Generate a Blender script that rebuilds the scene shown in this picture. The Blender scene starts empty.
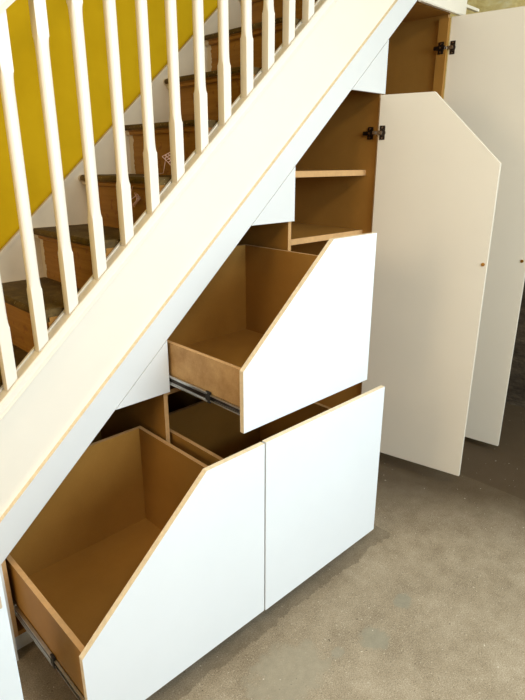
import bpy, bmesh, math, random
from mathutils import Vector, Matrix
random.seed(7)
C = bpy.context.scene.collection
S = 0.8893                       # slope of the stair
LOW = 1.0016                     # lower edge of the sloping facing: z = S*x + LOW
CAP = 1.4725                     # top of the base rail
zl = lambda x, c=LOW: S * x + c

# ------------------------------------------------------------------ materials
def srgb(r, g, b):
    f = lambda v: ((v / 255 + .055) / 1.055) ** 2.4 if v / 255 > .04045 else v / 255 / 12.92
    return (f(r), f(g), f(b), 1)

class NT:
    def __init__(s, name, rough=.5, metal=0., spec=.5):
        s.m = bpy.data.materials.new(name); s.m.use_nodes = True
        s.t = s.m.node_tree; s.b = s.t.nodes['Principled BSDF']
        s.b.inputs['Roughness'].default_value = rough
        s.b.inputs['Metallic'].default_value = metal
        s.b.inputs['Specular IOR Level'].default_value = spec
        s._c = None
    def n(s, ty, **k):
        x = s.t.nodes.new(ty)
        for a, v in k.items():
            if a in x.inputs: x.inputs[a].default_value = v
            else: setattr(x, a, v)
        return x
    def l(s, a, b): s.t.links.new(a, b)
    def co(s):
        if not s._c: s._c = s.n('ShaderNodeTexCoord')
        return s._c.outputs['Object']
    def geo(s):
        return s.n('ShaderNodeNewGeometry').outputs['Position']
    def noise(s, scale, detail=4, rough=.6, stretch=None, pos=True):
        v = s.geo() if pos else s.co()
        if stretch:
            mp = s.n('ShaderNodeMapping'); mp.inputs['Scale'].default_value = stretch
            s.l(v, mp.inputs['Vector']); v = mp.outputs[0]
        x = s.n('ShaderNodeTexNoise', Scale=scale, Detail=detail, Roughness=rough)
        s.l(v, x.inputs['Vector']); return x.outputs['Fac']
    def ramp(s, fac, stops, interp='LINEAR'):
        r = s.n('ShaderNodeValToRGB'); r.color_ramp.interpolation = interp
        e = r.color_ramp.elements
        while len(e) < len(stops): e.new(.5)
        for i, (p, c) in enumerate(stops): e[i].position = p; e[i].color = c
        s.l(fac, r.inputs[0]); return r.outputs[0]
    def math(s, op, a, b=None, c=None):
        x = s.n('ShaderNodeMath', operation=op)
        for i, v in enumerate((a, b, c)):
            if v is None: continue
            if isinstance(v, (int, float)): x.inputs[i].default_value = v
            else: s.l(v, x.inputs[i])
        return x.outputs[0]
    def mix(s, fac, a, b):
        x = s.n('ShaderNodeMix', data_type='RGBA')
        for sock, v in ((x.inputs[0], fac), (x.inputs[6], a), (x.inputs[7], b)):
            if isinstance(v, (int, float, tuple)): sock.default_value = v
            else: s.l(v, sock)
        return x.outputs[2]
    def xyz(s):
        x = s.n('ShaderNodeSeparateXYZ'); s.l(s.geo(), x.inputs[0]); return x.outputs
    def col(s, c):
        if isinstance(c, tuple): s.b.inputs['Base Color'].default_value = c
        else: s.l(c, s.b.inputs['Base Color'])
    def bump(s, h, strength=.2, dist=.002):
        x = s.n('ShaderNodeBump', Strength=strength, Distance=dist)
        s.l(h, x.inputs['Height']); s.l(x.outputs[0], s.b.inputs['Normal'])

def simple(name, c, rough=.5, metal=0., vary=.04, scale=9, spec=.5):
    t = NT(name, rough, metal, spec)
    lo = tuple(v * (1 - vary) for v in c[:3]) + (1,); hi = tuple(min(1, v * (1 + vary)) for v in c[:3]) + (1,)
    t.col(t.ramp(t.noise(scale, 3), [(.3, lo), (.7, hi)])); return t.m

M = {}
M['white_board'] = simple('white_primed_board', (.80, .83, .86, 1), .45, vary=.012, scale=4, spec=.35)
M['white_facing'] = simple('white_facing_board', (.73, .74, .745, 1), .5, vary=.012, scale=4, spec=.3)
M['cool_white'] = simple('cool_white_paint', (.82, .88, .93, 1), .45, vary=.01, scale=4)
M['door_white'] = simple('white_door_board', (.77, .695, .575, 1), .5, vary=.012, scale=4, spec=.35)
M['gloss'] = simple('cream_gloss_paint', (.86, .80, .70, 1), .35, vary=.01, scale=6, spec=.4)
M['edge'] = simple('cut_board_edge', srgb(233, 214, 182), .75, vary=.1, scale=60)
def mdf(name, a, b, rough=.5, sc=3.5):
    t = NT(name, rough, spec=.3)
    n1 = t.noise(sc, 5, .65); n2 = t.noise(260, 2)
    f = t.math('ADD', t.math('MULTIPLY', n1, .8), t.math('MULTIPLY', n2, .2))
    t.col(t.ramp(f, [(.3, a), (.7, b)])); return t.m
M['mdf'] = mdf('brown_fibreboard', srgb(152, 108, 46), srgb(170, 124, 58))
M['mdf_scuffed'] = mdf('scuffed_fibreboard', srgb(158, 118, 70), srgb(202, 164, 112), .6, 14)
M['mdf_edge'] = simple('fibreboard_edge', srgb(200, 156, 104), .7, vary=.08, scale=50)
M['steel'] = simple('zinc_steel', (.62, .61, .58, 1), .3, 1., vary=.08, scale=40)
M['nickel'] = simple('nickel_hinge', (.55, .52, .47, 1), .22, 1., vary=.05, scale=40)
M['dark_metal'] = simple('dark_hinge_metal', (.06, .045, .035, 1), .3, .9, vary=.1, scale=60)
M['black'] = simple('black_plastic', (.02, .02, .02, 1), .4, vary=.05)
M['brass'] = simple('brass', srgb(190, 140, 70), .35, 1., vary=.06, scale=40)
M['net'] = simple('pale_netting', srgb(232, 190, 170), .6, vary=.08, scale=40)

def wall_yellow():
    t = NT('mustard_wall_paint', .85, spec=.08)
    t.col(t.ramp(t.noise(5, 4), [(.3, srgb(196, 158, 16)), (.7, srgb(206, 168, 22))]))
    t.bump(t.noise(180, 2), .08); return t.m
M['yellow'] = wall_yellow()
M['cream_wall'] = simple('cream_wall_paint', srgb(236, 224, 184), .8, vary=.05, scale=4)
M['plaster'] = simple('bare_plaster', srgb(176, 156, 132), .9, vary=.08, scale=4)
M['ceiling'] = simple('ceiling_paint', srgb(235, 228, 208), .85, vary=.02, scale=3)

def old_wood(name, a, b, dark, painted=True):
    t = NT(name, .6, spec=.3)
    g = t.noise(9, 6, .7, (1.2, .35, 6)); k = t.noise(22, 3)
    c = t.ramp(g, [(.3, a), (.72, b)])
    c = t.mix(t.math('MULTIPLY', t.math('GREATER_THAN', k, .62), .5), c, dark)
    if painted:
        x = t.xyz(); e = t.math('ADD', x[1], t.math('MULTIPLY', t.math('SUBTRACT', t.noise(45, 3), .5), .035))
        c = t.mix(t.math('GREATER_THAN', e, .553), c, srgb(200, 184, 156))
    t.col(c); t.bump(g, .2); return t.m
M['riser'] = old_wood('bare_riser_wood', srgb(132, 90, 32), srgb(162, 114, 48), srgb(116, 66, 30))
def tread_mat():
    t = NT('worn_tread_wood', .75, spec=.25)
    g = t.noise(14, 6, .75); k = t.noise(150, 2)
    c = t.ramp(g, [(.3, srgb(58, 42, 18)), (.55, srgb(90, 70, 34)), (.75, srgb(116, 94, 52))])
    c = t.mix(t.math('GREATER_THAN', k, .70), c, srgb(178, 160, 128))
    x = t.xyz(); e = t.math('ADD', x[1], t.math('MULTIPLY', t.math('SUBTRACT', t.noise(45, 3), .5), .03))
    c = t.mix(t.math('GREATER_THAN', e, .572), c, srgb(200, 184, 156))
    t.col(c); t.bump(g, .35); return t.m
M['tread'] = tread_mat()
M['string_wall'] = simple('off_white_string_paint', srgb(206, 190, 164), .45, vary=.05, scale=8)

def concrete():
    t = NT('bare_concrete_floor', .78, spec=.3)
    x = t.xyz()
    big = t.noise(2.2, 6, .6); mid = t.noise(13, 6, .7); fine = t.noise(230, 5, .9); grit = t.noise(150, 1)
    f = t.math('ADD', t.math('ADD', t.math('MULTIPLY', big, .20), t.math('MULTIPLY', mid, .16)), t.math('MULTIPLY', fine, .64))
    c = t.ramp(f, [(.38, srgb(104, 90, 73)), (.5, srgb(154, 139, 116)), (.62, srgb(196, 182, 161))])
    c = t.mix(t.math('MULTIPLY', t.math('GREATER_THAN', grit, .69), .55), c, srgb(214, 202, 182))
    c = t.mix(t.math('MULTIPLY', t.math('LESS_THAN', grit, .31), .5), c, srgb(88, 76, 62))
    # filler patches trowelled onto the slab
    for (px, py, rx, ry, col) in ((-.05, -.68, .15, .105, srgb(158, 148, 128)), (.275, -.80, .075, .045, srgb(146, 140, 122)),
                                  (.50, -.77, .045, .03, srgb(142, 137, 120)), (.13, -.74, .03, .02, srgb(150, 142, 124)), (-.36, -.62, .09, .06, srgb(150, 142, 124))):
        dx = t.math('DIVIDE', t.math('SUBTRACT', x[0], px), rx); dy = t.math('DIVIDE', t.math('SUBTRACT', x[1], py), ry)
        d = t.math('SQRT', t.math('ADD', t.math('MULTIPLY', dx, dx), t.math('MULTIPLY', dy, dy)))
        d = t.math('ADD', d, t.math('MULTIPLY', t.math('SUBTRACT', t.noise(13, 6, .7), .5), 2.4))
        k = t.math('SUBTRACT', 1, t.math('SMOOTHSTEP' if False else 'MULTIPLY', t.math('SUBTRACT', d, .75), 3.)); k.node.use_clamp = True
        c = t.mix(t.math('MULTIPLY', k, .75), c, t.mix(t.noise(40, 4), tuple(v * .75 for v in col[:3]) + (1,), tuple(v * 1.2 for v in col[:3]) + (1,)))
    # old dark adhesive strip along the cupboards, and the dark older floor to the right, its soft ramp partly painted-in shade of the doors
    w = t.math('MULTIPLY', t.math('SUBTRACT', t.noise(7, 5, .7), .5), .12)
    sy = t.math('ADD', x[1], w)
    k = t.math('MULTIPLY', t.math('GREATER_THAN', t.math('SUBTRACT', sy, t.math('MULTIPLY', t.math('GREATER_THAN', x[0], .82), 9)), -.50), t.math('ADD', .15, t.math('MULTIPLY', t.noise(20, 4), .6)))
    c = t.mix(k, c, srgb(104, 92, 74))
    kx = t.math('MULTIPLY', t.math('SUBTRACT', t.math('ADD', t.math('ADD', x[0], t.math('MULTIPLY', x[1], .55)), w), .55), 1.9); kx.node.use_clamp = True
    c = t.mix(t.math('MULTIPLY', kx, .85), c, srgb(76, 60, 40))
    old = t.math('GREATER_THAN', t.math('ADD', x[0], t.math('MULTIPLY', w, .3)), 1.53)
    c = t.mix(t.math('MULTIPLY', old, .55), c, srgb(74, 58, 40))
    fl = t.noise(75, 1)
    c = t.mix(t.math('MULTIPLY', t.math('GREATER_THAN', fl, .77), .8), c, srgb(222, 212, 194))
    c = t.mix(t.math('MULTIPLY', t.math('LESS_THAN', fl, .235), .7), c, srgb(74, 64, 52))
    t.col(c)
    t.bump(t.math('ADD', t.math('MULTIPLY', mid, .6), fine), .2, .003); return t.m
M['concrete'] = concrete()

def stone():
    t = NT('rough_wall', .9, spec=.2)
    z = t.math('ADD', t.xyz()[2], t.math('MULTIPLY', t.math('SUBTRACT', t.noise(5, 4), .5), .1))
    a = t.ramp(t.noise(9, 8, .75, (.5, .5, 1.6)), [(.3, srgb(46, 38, 30)), (.55, srgb(86, 74, 60)), (.75, srgb(122, 108, 90))])
    n = t.noise(6, 5, .6, (1, 1, 3))
    b = t.ramp(n, [(.3, srgb(214, 190, 120)), (.55, srgb(240, 222, 160)), (.7, srgb(248, 238, 200))])
    t.col(t.mix(t.math('GREATER_THAN', z, 1.7), a, b)); t.bump(t.noise(14, 6, .7), .7, .02); return t.m
M['stone'] = stone()

# ------------------------------------------------------------------ geometry helpers
def obj(name, bm, mats, parent=None, smooth=False, label=None, loc=None):
    me = bpy.data.meshes.new(name); bmesh.ops.recalc_face_normals(bm, faces=bm.faces[:])
    bm.to_mesh(me); bm.free()
    for m in (mats if isinstance(mats, (list, tuple)) else [mats]): me.materials.append(M[m])
    if smooth:
        for p in me.polygons: p.use_smooth = True
    o = bpy.data.objects.new(name, me); C.objects.link(o)
    if parent: o.parent = parent; o.matrix_parent_inverse = parent.matrix_world.inverted() if False else Matrix()
    if label: o['label'] = label
    return o

def thing(name, label, cat, loc=(0, 0, 0), group=None):
    o = bpy.data.objects.new(name, None); C.objects.link(o); o.location = loc
    o.empty_display_size = .1
    o['label'] = label; o['category'] = cat
    if group: o['group'] = group
    return o

def box(bm, x0, x1, y0, y1, z0, z1, mat=0, bev=0.):
    vs = [bm.verts.new((x, y, z)) for x in (x0, x1) for y in (y0, y1) for z in (z0, z1)]
    fs = [bm.faces.new([vs[i] for i in q]) for q in ((0, 1, 3, 2), (4, 6, 7, 5), (0, 4, 5, 1), (2, 3, 7, 6), (0, 2, 6, 4), (1, 5, 7, 3))]
    for f in fs: f.material_index = mat
    if bev:
        bmesh.ops.bevel(bm, geom=list({e for f in fs for e in f.edges}), offset=bev, segments=2, affect='EDGES', material=-1)
    return fs

def prism(bm, pts, y0, y1, face=0, side=None, axis='y'):
    """polygon extruded along y (pts = x,z) or along x (pts = y,z)"""
    side = face if side is None else side
    mk = (lambda p, d: (p[0], d, p[1])) if axis == 'y' else (lambda p, d: (d, p[0], p[1]))
    a = [bm.verts.new(mk(p, y0)) for p in pts]; b = [bm.verts.new(mk(p, y1)) for p in pts]
    f1 = bm.faces.new(a); f2 = bm.faces.new(b[::-1]); f1.material_index = f2.material_index = face
    n = len(pts)
    for i in range(n):
        f = bm.faces.new((a[i], b[i], b[(i + 1) % n], a[(i + 1) % n])); f.material_index = side

def cyl(bm, p, axis, r, h, seg=20, mat=0, r2=None):
    q = Vector((0, 0, 1)).rotation_difference(Vector(axis).normalized()).to_matrix().to_4x4()
    g = bmesh.ops.create_cone(bm, cap_ends=True, segments=seg, radius1=r, radius2=r if r2 is None else r2, depth=h,
                              matrix=Matrix.Translation(Vector(p)) @ q)
    for v in g['verts']:
        for f in v.link_faces: f.material_index = mat

def tube(bm, pts, r, seg=6):
    rings = []
    for i, p in enumerate(pts):
        p = Vector(p); d = (Vector(pts[min(i + 1, len(pts) - 1)]) - Vector(pts[max(i - 1, 0)])).normalized()
        u = d.orthogonal().normalized(); v = d.cross(u)
        rings.append([bm.verts.new(p + r * (math.cos(t) * u + math.sin(t) * v)) for t in [2 * math.pi * k / seg for k in range(seg)]])
    for a, b in zip(rings, rings[1:]):
        o = min(range(seg), key=lambda k: (a[0].co - b[k].co).length)
        for k in range(seg): bm.faces.new((a[k], a[(k + 1) % seg], b[(k + 1 + o) % seg], b[(k + o) % seg]))
    bm.faces.new(rings[0]); bm.faces.new(rings[-1][::-1])

NB = bmesh.new
def one(name, mat, parent, *b, bev=0., label=None):
    bm = NB(); box(bm, *b, bev=bev); return obj(name, bm, mat, parent, label=label)

def struct(name, mat, *b):
    bm = NB(); box(bm, *b); o = obj(name, bm, mat); o['kind'] = 'structure'; return o

# ------------------------------------------------------------------ the room
XR, YB, XL, ZC = 2.66, -3.7, -3.2, 3.0
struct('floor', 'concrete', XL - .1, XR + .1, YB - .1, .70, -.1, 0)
struct('wall_right', 'stone', XR, XR + .1, YB, .61, 0, ZC)
struct('wall_stairs', 'yellow', XL, 1.86, .61, .71, 0, 4.6)
struct('wall_rear', 'cream_wall', 1.86, XR + .1, .61, .71, 0, 4.6)
struct('wall_left', 'plaster', XL - .1, XL, YB, .61, 0, 4.6)
bm = NB(); box(bm, XL, XR, YB, -.06, ZC, ZC + .1); box(bm, 1.86, XR, -.06, .61, ZC, ZC + .1)
o = obj('ceiling', bm, 'ceiling'); o['kind'] = 'structure'
struct('baseboard_right', 'stone', XR - .012, XR, YB, .61, 0, .035)
# wall behind the camera with a wide window opening
WX0, WX1, WZ0, WZ1 = -.8, 1.7, 1.35, 2.85
bm = NB(); box(bm, XL, WX0, YB - .1, YB, 0, ZC); box(bm, WX1, XR, YB - .1, YB, 0, ZC); box(bm, WX0, WX1, YB - .1, YB, 0, WZ0); box(bm, WX0, WX1, YB - .1, YB, WZ1, ZC)
o = obj('wall_back', bm, 'plaster'); o['kind'] = 'structure'
bm = NB()
for a in (WX0, WX1 - .06, .42): box(bm, a, a + .06, YB - .08, YB - .02, WZ0, WZ1)
box(bm, WX0, WX1, YB - .08, YB - .02, WZ0, WZ0 + .06); box(bm, WX0, WX1, YB - .08, YB - .02, WZ1 - .06, WZ1)
o = obj('window_1', bm, 'white_board'); o['kind'] = 'structure'

# ------------------------------------------------------------------ staircase
stair = thing('staircase', 'wooden staircase with cream painted string and bare brown treads rising to the right', 'staircase', (0, 0, 0))
def slope_strip(bm, x0, x1, c0, c1, y0, y1, face=0, side=None):
    prism(bm, [(x0, zl(x0, c0)), (x1, zl(x1, c0)), (x1, zl(x1, c1)), (x0, zl(x0, c1))], y0, y1, face, side)
bm = NB(); slope_strip(bm, -1.05, 1.84, LOW + .06, CAP - .0455, .018, .0665); slope_strip(bm, -1.05, 1.84, CAP - .064, CAP - .0455, .012, .018)
obj('outer_string', bm, 'gloss', stair)
bm = NB(); prism(bm, [(-1.05, zl(-1.05)), (1.60, zl(1.60)), (1.60, zl(1.60) + .112), (-1.05, zl(-1.05) + .134)], 0, .018, 0, 1)
obj('string_facing', bm, ['white_facing', 'edge'], stair, label='white sloping facing board with bare cut top edge')
bm = NB(); slope_strip(bm, -1.2, 1.85, CAP - .42, CAP + .112, .582, .60)
slope_strip(bm, -1.2, 1.85, CAP + .100, CAP + .116, .577, .582)
obj('wall_string', bm, 'string_wall', stair)
NX, NZ, G, RS = -.2026, 1.3684, .2192, .1949
for i in range(-4, 9):
    nx, nz = NX + G * i, NZ + RS * i
    bm = NB(); prof = [(nx + G + .03, nz), (nx + .004, nz), (nx - .004, nz - .006), (nx - .006, nz - .014), (nx - .002, nz - .022), (nx + .008, nz - .027), (nx + .010, nz - .037), (nx + .016, nz - .041), (nx + .028, nz - .041), (nx + .028, nz - .026), (nx + G + .03, nz - .026)]
    prism(bm, prof, .0668, .582, 0, 0)
    for f in bm.faces:
        if f.calc_center_median().z < nz - .021 and len(f.verts) == 4: f.material_index = 1
    obj('tread', bm, ['tread', 'riser'], stair)
    one('riser', 'riser', stair, nx + .024, nx + G + .0239, .0668, .582, nz - RS + .0, nz - .0262)
# landing edge over the tall cupboard
bm = NB(); box(bm, 1.49, 1.915, -.025, -.001, 2.318, 2.60, bev=.003); box(bm, 1.915, 2.10, .0, .02, 2.372, 2.385)
obj('landing_fascia', bm, 'gloss', stair)

# ------------------------------------------------------------------ balustrade
bal = thing('balustrade', 'cream painted stair balustrade with stop-chamfered balusters on a sloping base rail', 'balustrade', (0, .03, zl(0, CAP)))
def rel(o, root): o.location = Vector(o.location) - Vector(root.location); return o
bm = NB()   # base rail with a groove the balusters stand in
prof = [(-.004, -.045), (.066, -.045), (.066, -.006), (.062, 0), (.0525, 0), (.0525, -.012), (.0085, -.012), (.0085, 0), (.001, 0), (-.004, -.006), (-.004, -.022), (.004, -.028), (.004, -.036)]
def slope_profile(bm, prof, x0, x1, c):
    a = [bm.verts.new((x0, y, zl(x0, c) + d)) for y, d in prof]; b = [bm.verts.new((x1, y, zl(x1, c) + d)) for y, d in prof]
    n = len(prof)
    for i in range(n): bm.faces.new((a[i], a[(i + 1) % n], b[(i + 1) % n], b[i]))
    bm.faces.new(a[::-1]); bm.faces.new(b)
slope_profile(bm, prof, -1.0, 1.3, CAP); rel(obj('base_rail', bm, 'gloss', bal), bal)
bm = NB()
R_ = [(0, 0), (.014, 0), (.014, .008), (.046, .008), (.046, 0), (.060, 0), (.066, .018), (.062, .034), (.052, .05), (.038, .058), (.022, .058), (.008, .05), (-.002, .034), (-.006, .018)]
slope_profile(bm, R_, -1.0, 1.35, CAP + .896); rel(obj('handrail', bm, 'gloss', bal, smooth=False), bal)

def baluster_bm(x):
    bm = NB(); h = .0168; y = .0305
    zb, zt = zl(x, CAP) - .011, zl(x, CAP + .896) + .006
    def ring(z, r, tilt=0.):                       # square with corners rounded to radius r
        out = []
        for q, (sx, sy) in enumerate(((1, 1), (-1, 1), (-1, -1), (1, -1))):
            for k in range(5):
                t = math.pi / 2 * (q + k / 4)
                px = sx * (h - r) + r * math.cos(t); py = sy * (h - r) + r * math.sin(t)
                out.append(bm.verts.new((x + px, y + py, z + tilt * px)))
        return out
    b0, b1 = zl(x, CAP) + .175, zl(x, CAP) + .765; m = .0008; R1 = .0128
    rings = [ring(zb, m, S), ring(b0, m), ring(b0 + .004, .005), ring(b0 + .012, .009), ring(b0 + .026, .0115), ring(b0 + .045, R1),
             ring(b1 - .045, R1), ring(b1 - .026, .0115), ring(b1 - .012, .009), ring(b1 - .004, .005), ring(b1, m), ring(zt, m, S)]
    for a, b in zip(rings, rings[1:]):
        n = len(a)
        for k in range(n): bm.faces.new((a[k], a[(k + 1) % n], b[(k + 1) % n], b[k]))
    bm.faces.new(rings[0][::-1]); bm.faces.new(rings[-1]); return bm
BX = [-.553 + .1096 * i for i in range(-2, 16)]
for i, x in enumerate(BX):
    rel(obj('baluster', baluster_bm(x), 'gloss', bal), bal)
    if i + 1 < len(BX):
        bm = NB(); a, b = x + .0173, BX[i + 1] - .0173
        slope_strip(bm, a, b, CAP - .0118, CAP - .0055, .0112, .0498); rel(obj('fillet', bm, 'gloss', bal), bal)

# ------------------------------------------------------------------ cupboards under the stairs
cab = thing('understairs_cabinet', 'built-in brown fibreboard cupboard with white fronts filling the space under the stairs', 'cabinet', (0, 0, 0))
P0, P1, P2, P3, P4 = -.658, 0., .6733, 1.2787, 1.815
T = .018; YF, YK = .018, .555
def panel(name, x0, x1, z0, z1, y0=YF, y1=YK, label=None, mats=('mdf', 'mdf_edge')):
    bm = NB(); prism(bm, [(y0, z0), (y1, z0), (y1, z1), (y0, z1)], x0, x1, 0, 1, axis='x'); return obj(name, bm, list(mats), cab, label=label)
panel('side_panel', P0 - T, P0, .082, zl(P0 - T) - .004)
for p in (P1, P2, P3): panel('partition', p - T, p, .1, zl(p - T) - .004)
panel('side_panel', P4, P4 + T, .082, 2.35)
one('hinge_stile', 'mdf', cab, 1.793, P4 - .0005, .002, .055, .1, 2.30)
bm = NB(); prism(bm, [(P0 - T, .02), (YF, .1)] and [(P0, .082), (P4, .082), (P4, .0995), (P0, .0995)], YF, YK); obj('base_panel', bm, 'mdf', cab)
bm = NB(); prism(bm, [(P0, .1), (P4, .1), (P4, 2.33), (1.49, 2.33), (P0, zl(P0))], YK, YK + .009); obj('back_panel', bm, 'mdf', cab)
bm = NB(); prism(bm, [(P0 - T, zl(P0 - T)), (1.483, 2.3205), (P4 + T, 2.3205), (P4 + T, 2.335), (1.476, 2.335), (P0 - T, zl(P0 - T) + .018)], YF + .001, YK); obj('top_panel', bm, 'mdf', cab)
def shelf(name, x0, x1, z0, z1, y0, y1=YK):
    bm = NB(); fs = box(bm, x0, x1, y0, y1, z0, z1, 0)
    for f in fs:
        if abs(f.normal.y) > .5 or abs(f.calc_center_median().y - y0) < 1e-5: f.material_index = 1
    return obj(name, bm, ['mdf', 'mdf_edge'], cab)
shelf('shelf', P1, P2 - T, .777, .795, YF)
shelf('shelf', P2, P3 - T, 1.262, 1.288, .07)
shelf('shelf', P2, P3 - T, 1.550, 1.576, .07)
one('plinth', 'white_board', cab, -.69, 1.83, .045, .062, 0, .0815)
def filler(x1, z, parent=cab):
    x0 = (z - LOW) / S + .003; bm = NB()
    prism(bm, [(x0, z), (x1, z), (x1, zl(x1) - .003)], 0, YF - .0005, 0, 0); obj('filler_panel', bm, ['white_facing'], cab)
filler(P1, .795); filler(P2, 1.377); filler(P3, 1.911)
bm = NB(); prism(bm, [(P0 - T - .0005, 0), (P0 - T - .0005, zl(P0 - T) - .003), (-1.12, 0.002)], 0, YF, 0, 0); obj('filler_panel', bm, 'white_facing', cab)

def drawer(front, yf, x0, x1, zbot, zl_, zr, yb, rz, label, scuff=False, lside='mdf', white_x=None):
    """front = polygon (x,z) of the face; box between x0 and x1"""
    t = .016; yi = yf + .018
    zf = zbot + .012
    bm = NB(); box(bm, x0 + t, x1 - t, yi, yb - t, zbot, zf)
    d = obj('drawer', bm, 'mdf', cab, label=label)
    bm = NB(); prism(bm, front, yf, yi, 0, 1); obj('drawer_front', bm, ['white_board', 'edge'], d, label='white front with bare cut edges')
    if white_x is not None:
        for f in d.children[-1].data.polygons:
            if abs(f.center.x - white_x) < 1e-4: f.material_index = 0
    def sd(a, b, z, m):
        bm = NB(); fs = box(bm, a, b, yi, yb, zbot - .006, z, 0); 
        for f in fs:
            if abs(f.calc_center_median().z - z) < 1e-5: f.material_index = 1
        obj('drawer_side', bm, [m, 'mdf_edge'], d)
    sd(x0, x0 + t, zl_, 'mdf_scuffed' if scuff else lside); sd(x1 - t, x1, zr, 'mdf')
    xs = x0 + t + (zr - zl_) / S
    bm = NB(); prism(bm, [(x0 + t, zbot - .006), (x1 - t, zbot - .006), (x1 - t, zr)] + ([(xs, zr), (x0 + t, zl_)] if xs < x1 - t and zr - zl_ > .02 else [(x0 + t, zr)]), yb - t, yb, 0, 1)
    obj('drawer_back', bm, ['mdf', 'mdf_edge'], d)
    def runner(xa, s, z):
        # three telescoping members and a black end stop, between carcass wall and drawer side
        lo = lambda a, b: (min(xa + s * a, xa + s * b), max(xa + s * a, xa + s * b))
        ym = (yf + .018) * .5 - .02
        bm = NB()
        a, b = lo(.0004, .003); box(bm, a, b, .02, .50, z - .023, z + .023)                # carcass member
        for zz in (z - .023, z + .020): a, b = lo(.0004, .0115); box(bm, a, b, .02, .50, zz, zz + .003)
        obj('drawer_runner', bm, 'steel', d, label='steel carcass half of the telescopic runner')
        bm = NB()
        a, b = lo(.0055, .0065); box(bm, a, b, ym, .30, z - .018, z + .018, 1)  # dark web colour stands in for the steel's dark reflection
        for zz in (z - .019, z + .012): a, b = lo(.0005, .0105); box(bm, a, b, ym, .30, zz, zz + .007, 0, bev=.0012)
        obj('drawer_runner', bm, ['steel', 'dark_metal'], d, label='steel middle member of the telescopic runner')
        bm = NB()
        a, b = lo(.0105, .0126); box(bm, a, b, yf + .02, .05, z - .012, z + .012, 1)  # web again given its dark reflection as colour
        for zz in (z - .013, z + .007): a, b = lo(.004, .0126); box(bm, a, b, yf + .02, .02, zz, zz + .005)
        obj('drawer_runner', bm, ['steel', 'dark_metal'], d, label='steel drawer half of the telescopic runner')
        bm = NB(); a, b = lo(.002, .0115); box(bm, a, b, ym - .014, ym + .012, z - .021, z + .021, bev=.002); a, b = lo(.006, .012); cyl(bm, ((a + b) / 2, ym - .02, z - .012), (0, 1, 0), .005, .02, 12)
        obj('runner_stop', bm, 'black', d)
    runner(x0 - .0128, 1, rz); runner(x1 + .0128, -1, rz)
    return d

ZB = .10
LT = .768
drawer([(P0, ZB), (.008, ZB), (.008, LT), (P0 + (LT - .385) / S, LT), (P0, .385)], -.500, -.645, -.0312, .162, .375, .60, .180, .187,
       'deep lower left drawer with a sloping cut corner, pulled open', white_x=.008)
drawer([(.012, ZB), (.674, ZB), (.674, LT + .004), (.012, LT + .004)], -.503, .0140, .6422, .162, .61, .61, .180, .187,
       'lower right drawer with a plain square front, pulled open', white_x=.012)
drawer([(-.008, .7795), (.669, .7795), (.669, 1.366), (-.008 + (1.366 - .9934) / S + .004, 1.366), (-.008, .9934)], -.420, .0130, .6422, .844, .985, 1.255, .272, .842,
       'upper drawer with a sloping cut corner, pulled open', scuff=True)

def door(hx, hy, ang, w, l, z1, z0, sl, label, hz, catch_t, catch_z, hinge_y):
    """opened door leaf; its inner face looks left, it runs from the hinge towards the viewer"""
    zc = z1 - sl * (w - l)
    bm = NB(); t = .018
    # local frame: +Y away from the viewer, leaf along -Y, thickness towards +X
    prism(bm, [(0, z0), (0, z1), (-l, z1), (-w, zc), (-w, z0)], 0, t, 0, 0, axis='x')
    bmesh.ops.bevel(bm, geom=bm.edges[:], offset=.0012, segments=1, affect='EDGES')
    d = obj('door', bm, 'door_white', cab, label=label); d.location = (hx, hy, 0); d.rotation_euler = (0, 0, ang)
    for z in hz:
        bm = NB()
        box(bm, -.004, 0, -.034, -.008, z - .031, z + .031, 0, bev=.001)                 # cup flange on the leaf
        cyl(bm, (-.004, -.021, z), (1, 0, 0), .0155, .008, 24, 0)
        box(bm, -.016, -.003, -.026, .012, z - .0085, z + .0085, 1, bev=.002)           # bright arm
        box(bm, -.022, -.008, .004, .022, z - .007, z + .007, 1, bev=.002)
        for s in (-1, 1): cyl(bm, (-.0045, -.021, z + s * .023), (1, 0, 0), .004, .003, 12, 1)
        obj('hinge', bm, ['dark_metal', 'nickel'], d, label='dark metal concealed hinge')
    bm = NB(); cyl(bm, (-.001, -catch_t, catch_z), (1, 0, 0), .008, .004, 20); cyl(bm, (-.0034, -catch_t, catch_z), (1, 0, 0), .004, .002, 14)
    obj('catch_button', bm, 'brass', d, label='small brass catch button')
    return d
def hinge_plate(xp, z, y):
    bm = NB()
    box(bm, xp - .007, xp - .0003, y, y + .03, z - .028, z + .028, 0, bev=.001)
    box(bm, xp - .018, xp - .006, y - .012, y + .05, z - .009, z + .009, 0, bev=.002)
    for s in (-1, 1): cyl(bm, (xp - .008, y + .015, z + s * .019), (1, 0, 0), .0055, .003, 12, 1)
    cyl(bm, (xp - .0185, y + .012, z), (1, 0, 0), .005, .003, 12, 1)
    obj('hinge_plate', bm, ['dark_metal', 'nickel'], cab, label='dark metal hinge mounting plate')
door(1.2380, -.003, .189, .562, .252, 1.904, .098, .95, 'open white cupboard door with a clipped top corner', (1.742, .26), .545, 1.18, 0)
door(1.8145, -.001, .140, .528, .353, 2.306, .050, S, 'tall open white cupboard door at the far right', (2.165, 1.2, .26), .505, 1.125, 0)
for z in (1.742, .26): hinge_plate(P3 - T, z, .040)
for z in (2.165, .26): hinge_plate(1.793, z, .014)

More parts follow.
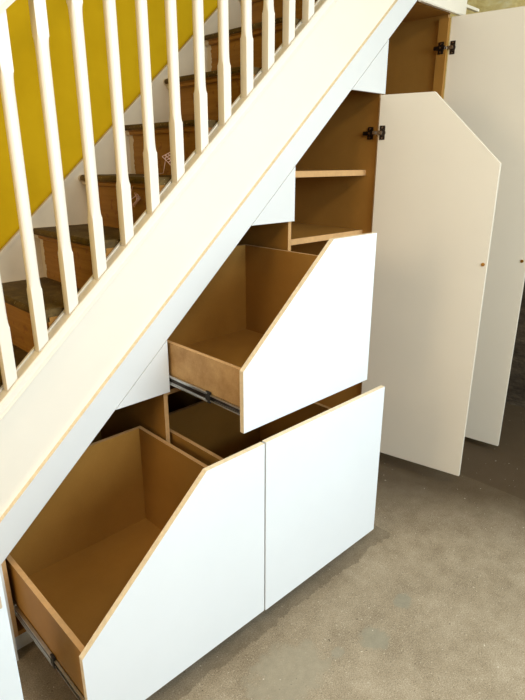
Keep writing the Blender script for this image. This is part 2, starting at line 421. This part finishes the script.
# ------------------------------------------------------------------ other things
post = thing('white_post', 'white painted square post at the lower left corner beside the deep drawer', 'post', (-.858, -.39, 0))  # plain white post standing clear of the stair
bm = NB(); box(bm, -.06, .06, -.06, .06, 0, 1.05, bev=.003); box(bm, -.068, .068, -.068, .068, 1.05, 1.075, bev=.004); obj('post_shaft', bm, 'cool_white', post)
bm = NB(); box(bm, -.02, .050, -.0635, -.0595, .625, .66, bev=.0015); obj('cover_plate', bm, 'string_wall', post, label='small rounded plate fixed to the post')

net = NB()
def scrap(bm, c, u, v, nu, nv, L, W, seed):
    rnd = random.Random(seed); u, v = Vector(u), Vector(v); n = u.cross(v)
    P = lambda a, b: Vector(c) + u * a * L + v * b * W * (.5 + .6 * a) + n * (.02 * math.sin(4 * a + 2 * b) )
    for i in range(nu + 1): tube(bm, [P(i / nu, j / 6 - .5) for j in range(7)], .0012, 5)
    for j in range(nv + 1): tube(bm, [P(i / 6, j / nv - .5) for i in range(7)], .0012, 5)
scrap(net, (.150, .16, 1.640), (.35, -.2, -.90), (.75, .2, .35), 10, 3, .085, .045, 1)
tube(net, [(.066, .20, 1.562), (.045, .20, 1.553), (.025, .20, 1.530), (.012, .20, 1.50), (.006, .19, 1.485)], .0013, 5)
scrap(net, (.044, .196, 1.505), (-.45, -.1, -.85), (.8, .1, -.3), 7, 3, .05, .03, 2)
tube(net, [(.066, .20, 1.562), (.10, .19, 1.567), (.14, .17, 1.575), (.15, .16, 1.640)], .0013, 5)
tube(net, [(.006, .19, 1.485), (.02, .194, 1.49), (.044, .196, 1.505)], .0013, 5)
no = obj('netting_scrap', net, 'net'); no['label'] = 'torn scrap of pale pink netting lying on a stair tread behind the balusters'; no['category'] = 'netting'

# ------------------------------------------------------------------ light
w = bpy.data.worlds.new('World'); bpy.context.scene.world = w; w.use_nodes = True
bg = w.node_tree.nodes['Background']; bg.inputs[0].default_value = (.72, .84, 1, 1); bg.inputs[1].default_value = .12
def area(name, loc, tgt, sx, sy, power, col):
    l = bpy.data.lights.new(name, 'AREA'); l.shape = 'RECTANGLE'; l.size = sx; l.size_y = sy; l.energy = power; l.color = col
    o = bpy.data.objects.new(name, l); C.objects.link(o); o.location = loc
    o.rotation_euler = (Vector(tgt) - Vector(loc)).to_track_quat('-Z', 'Y').to_euler(); return o
area('window_daylight', (.45, YB + .02, 2.1), (.2, 0, .8), 2.4, 1.4, 145, (.83, .985, 1.07))
area('left_warm_fill', (XL + .05, -.7, 1.7), (1.2, -.35, 1.1), .8, 1.4, 40, (1, .80, .54))  # unseen warm fill, added on the left to brighten the nearer door
area('overhead_fill', (-.35, -2.0, 2.93), (-.3, -.8, 0), .4, .4, 23, (1, .90, .74))  # unseen fill added overhead to lift the drawer interiors

# ------------------------------------------------------------------ camera
cd = bpy.data.cameras.new('Camera'); cam = bpy.data.objects.new('Camera', cd); C.objects.link(cam)
cd.sensor_fit = 'HORIZONTAL'; cd.sensor_width = 36; cd.lens = 555.0 / 525 * 36; cd.clip_start = .02
yw, pt, rl = .7741, .3303, .0021
f = Vector((math.sin(yw) * math.cos(pt), math.cos(yw) * math.cos(pt), -math.sin(pt))); rt = Vector((math.cos(yw), -math.sin(yw), 0)); up = rt.cross(f)
c, s = math.cos(rl), math.sin(rl); r2 = c * rt + s * up; u2 = -s * rt + c * up
m = Matrix((r2, u2, -f)).transposed().to_4x4(); m.translation = (1.9424 - 3.0391, -1.6192, 1.6221); cam.matrix_world = m
sc = bpy.context.scene; sc.camera = cam
sc.view_settings.view_transform = 'Standard'; sc.view_settings.look = 'None'; sc.view_settings.gamma = 1; sc.view_settings.use_curve_mapping = False
sc.view_settings.exposure = -0.14
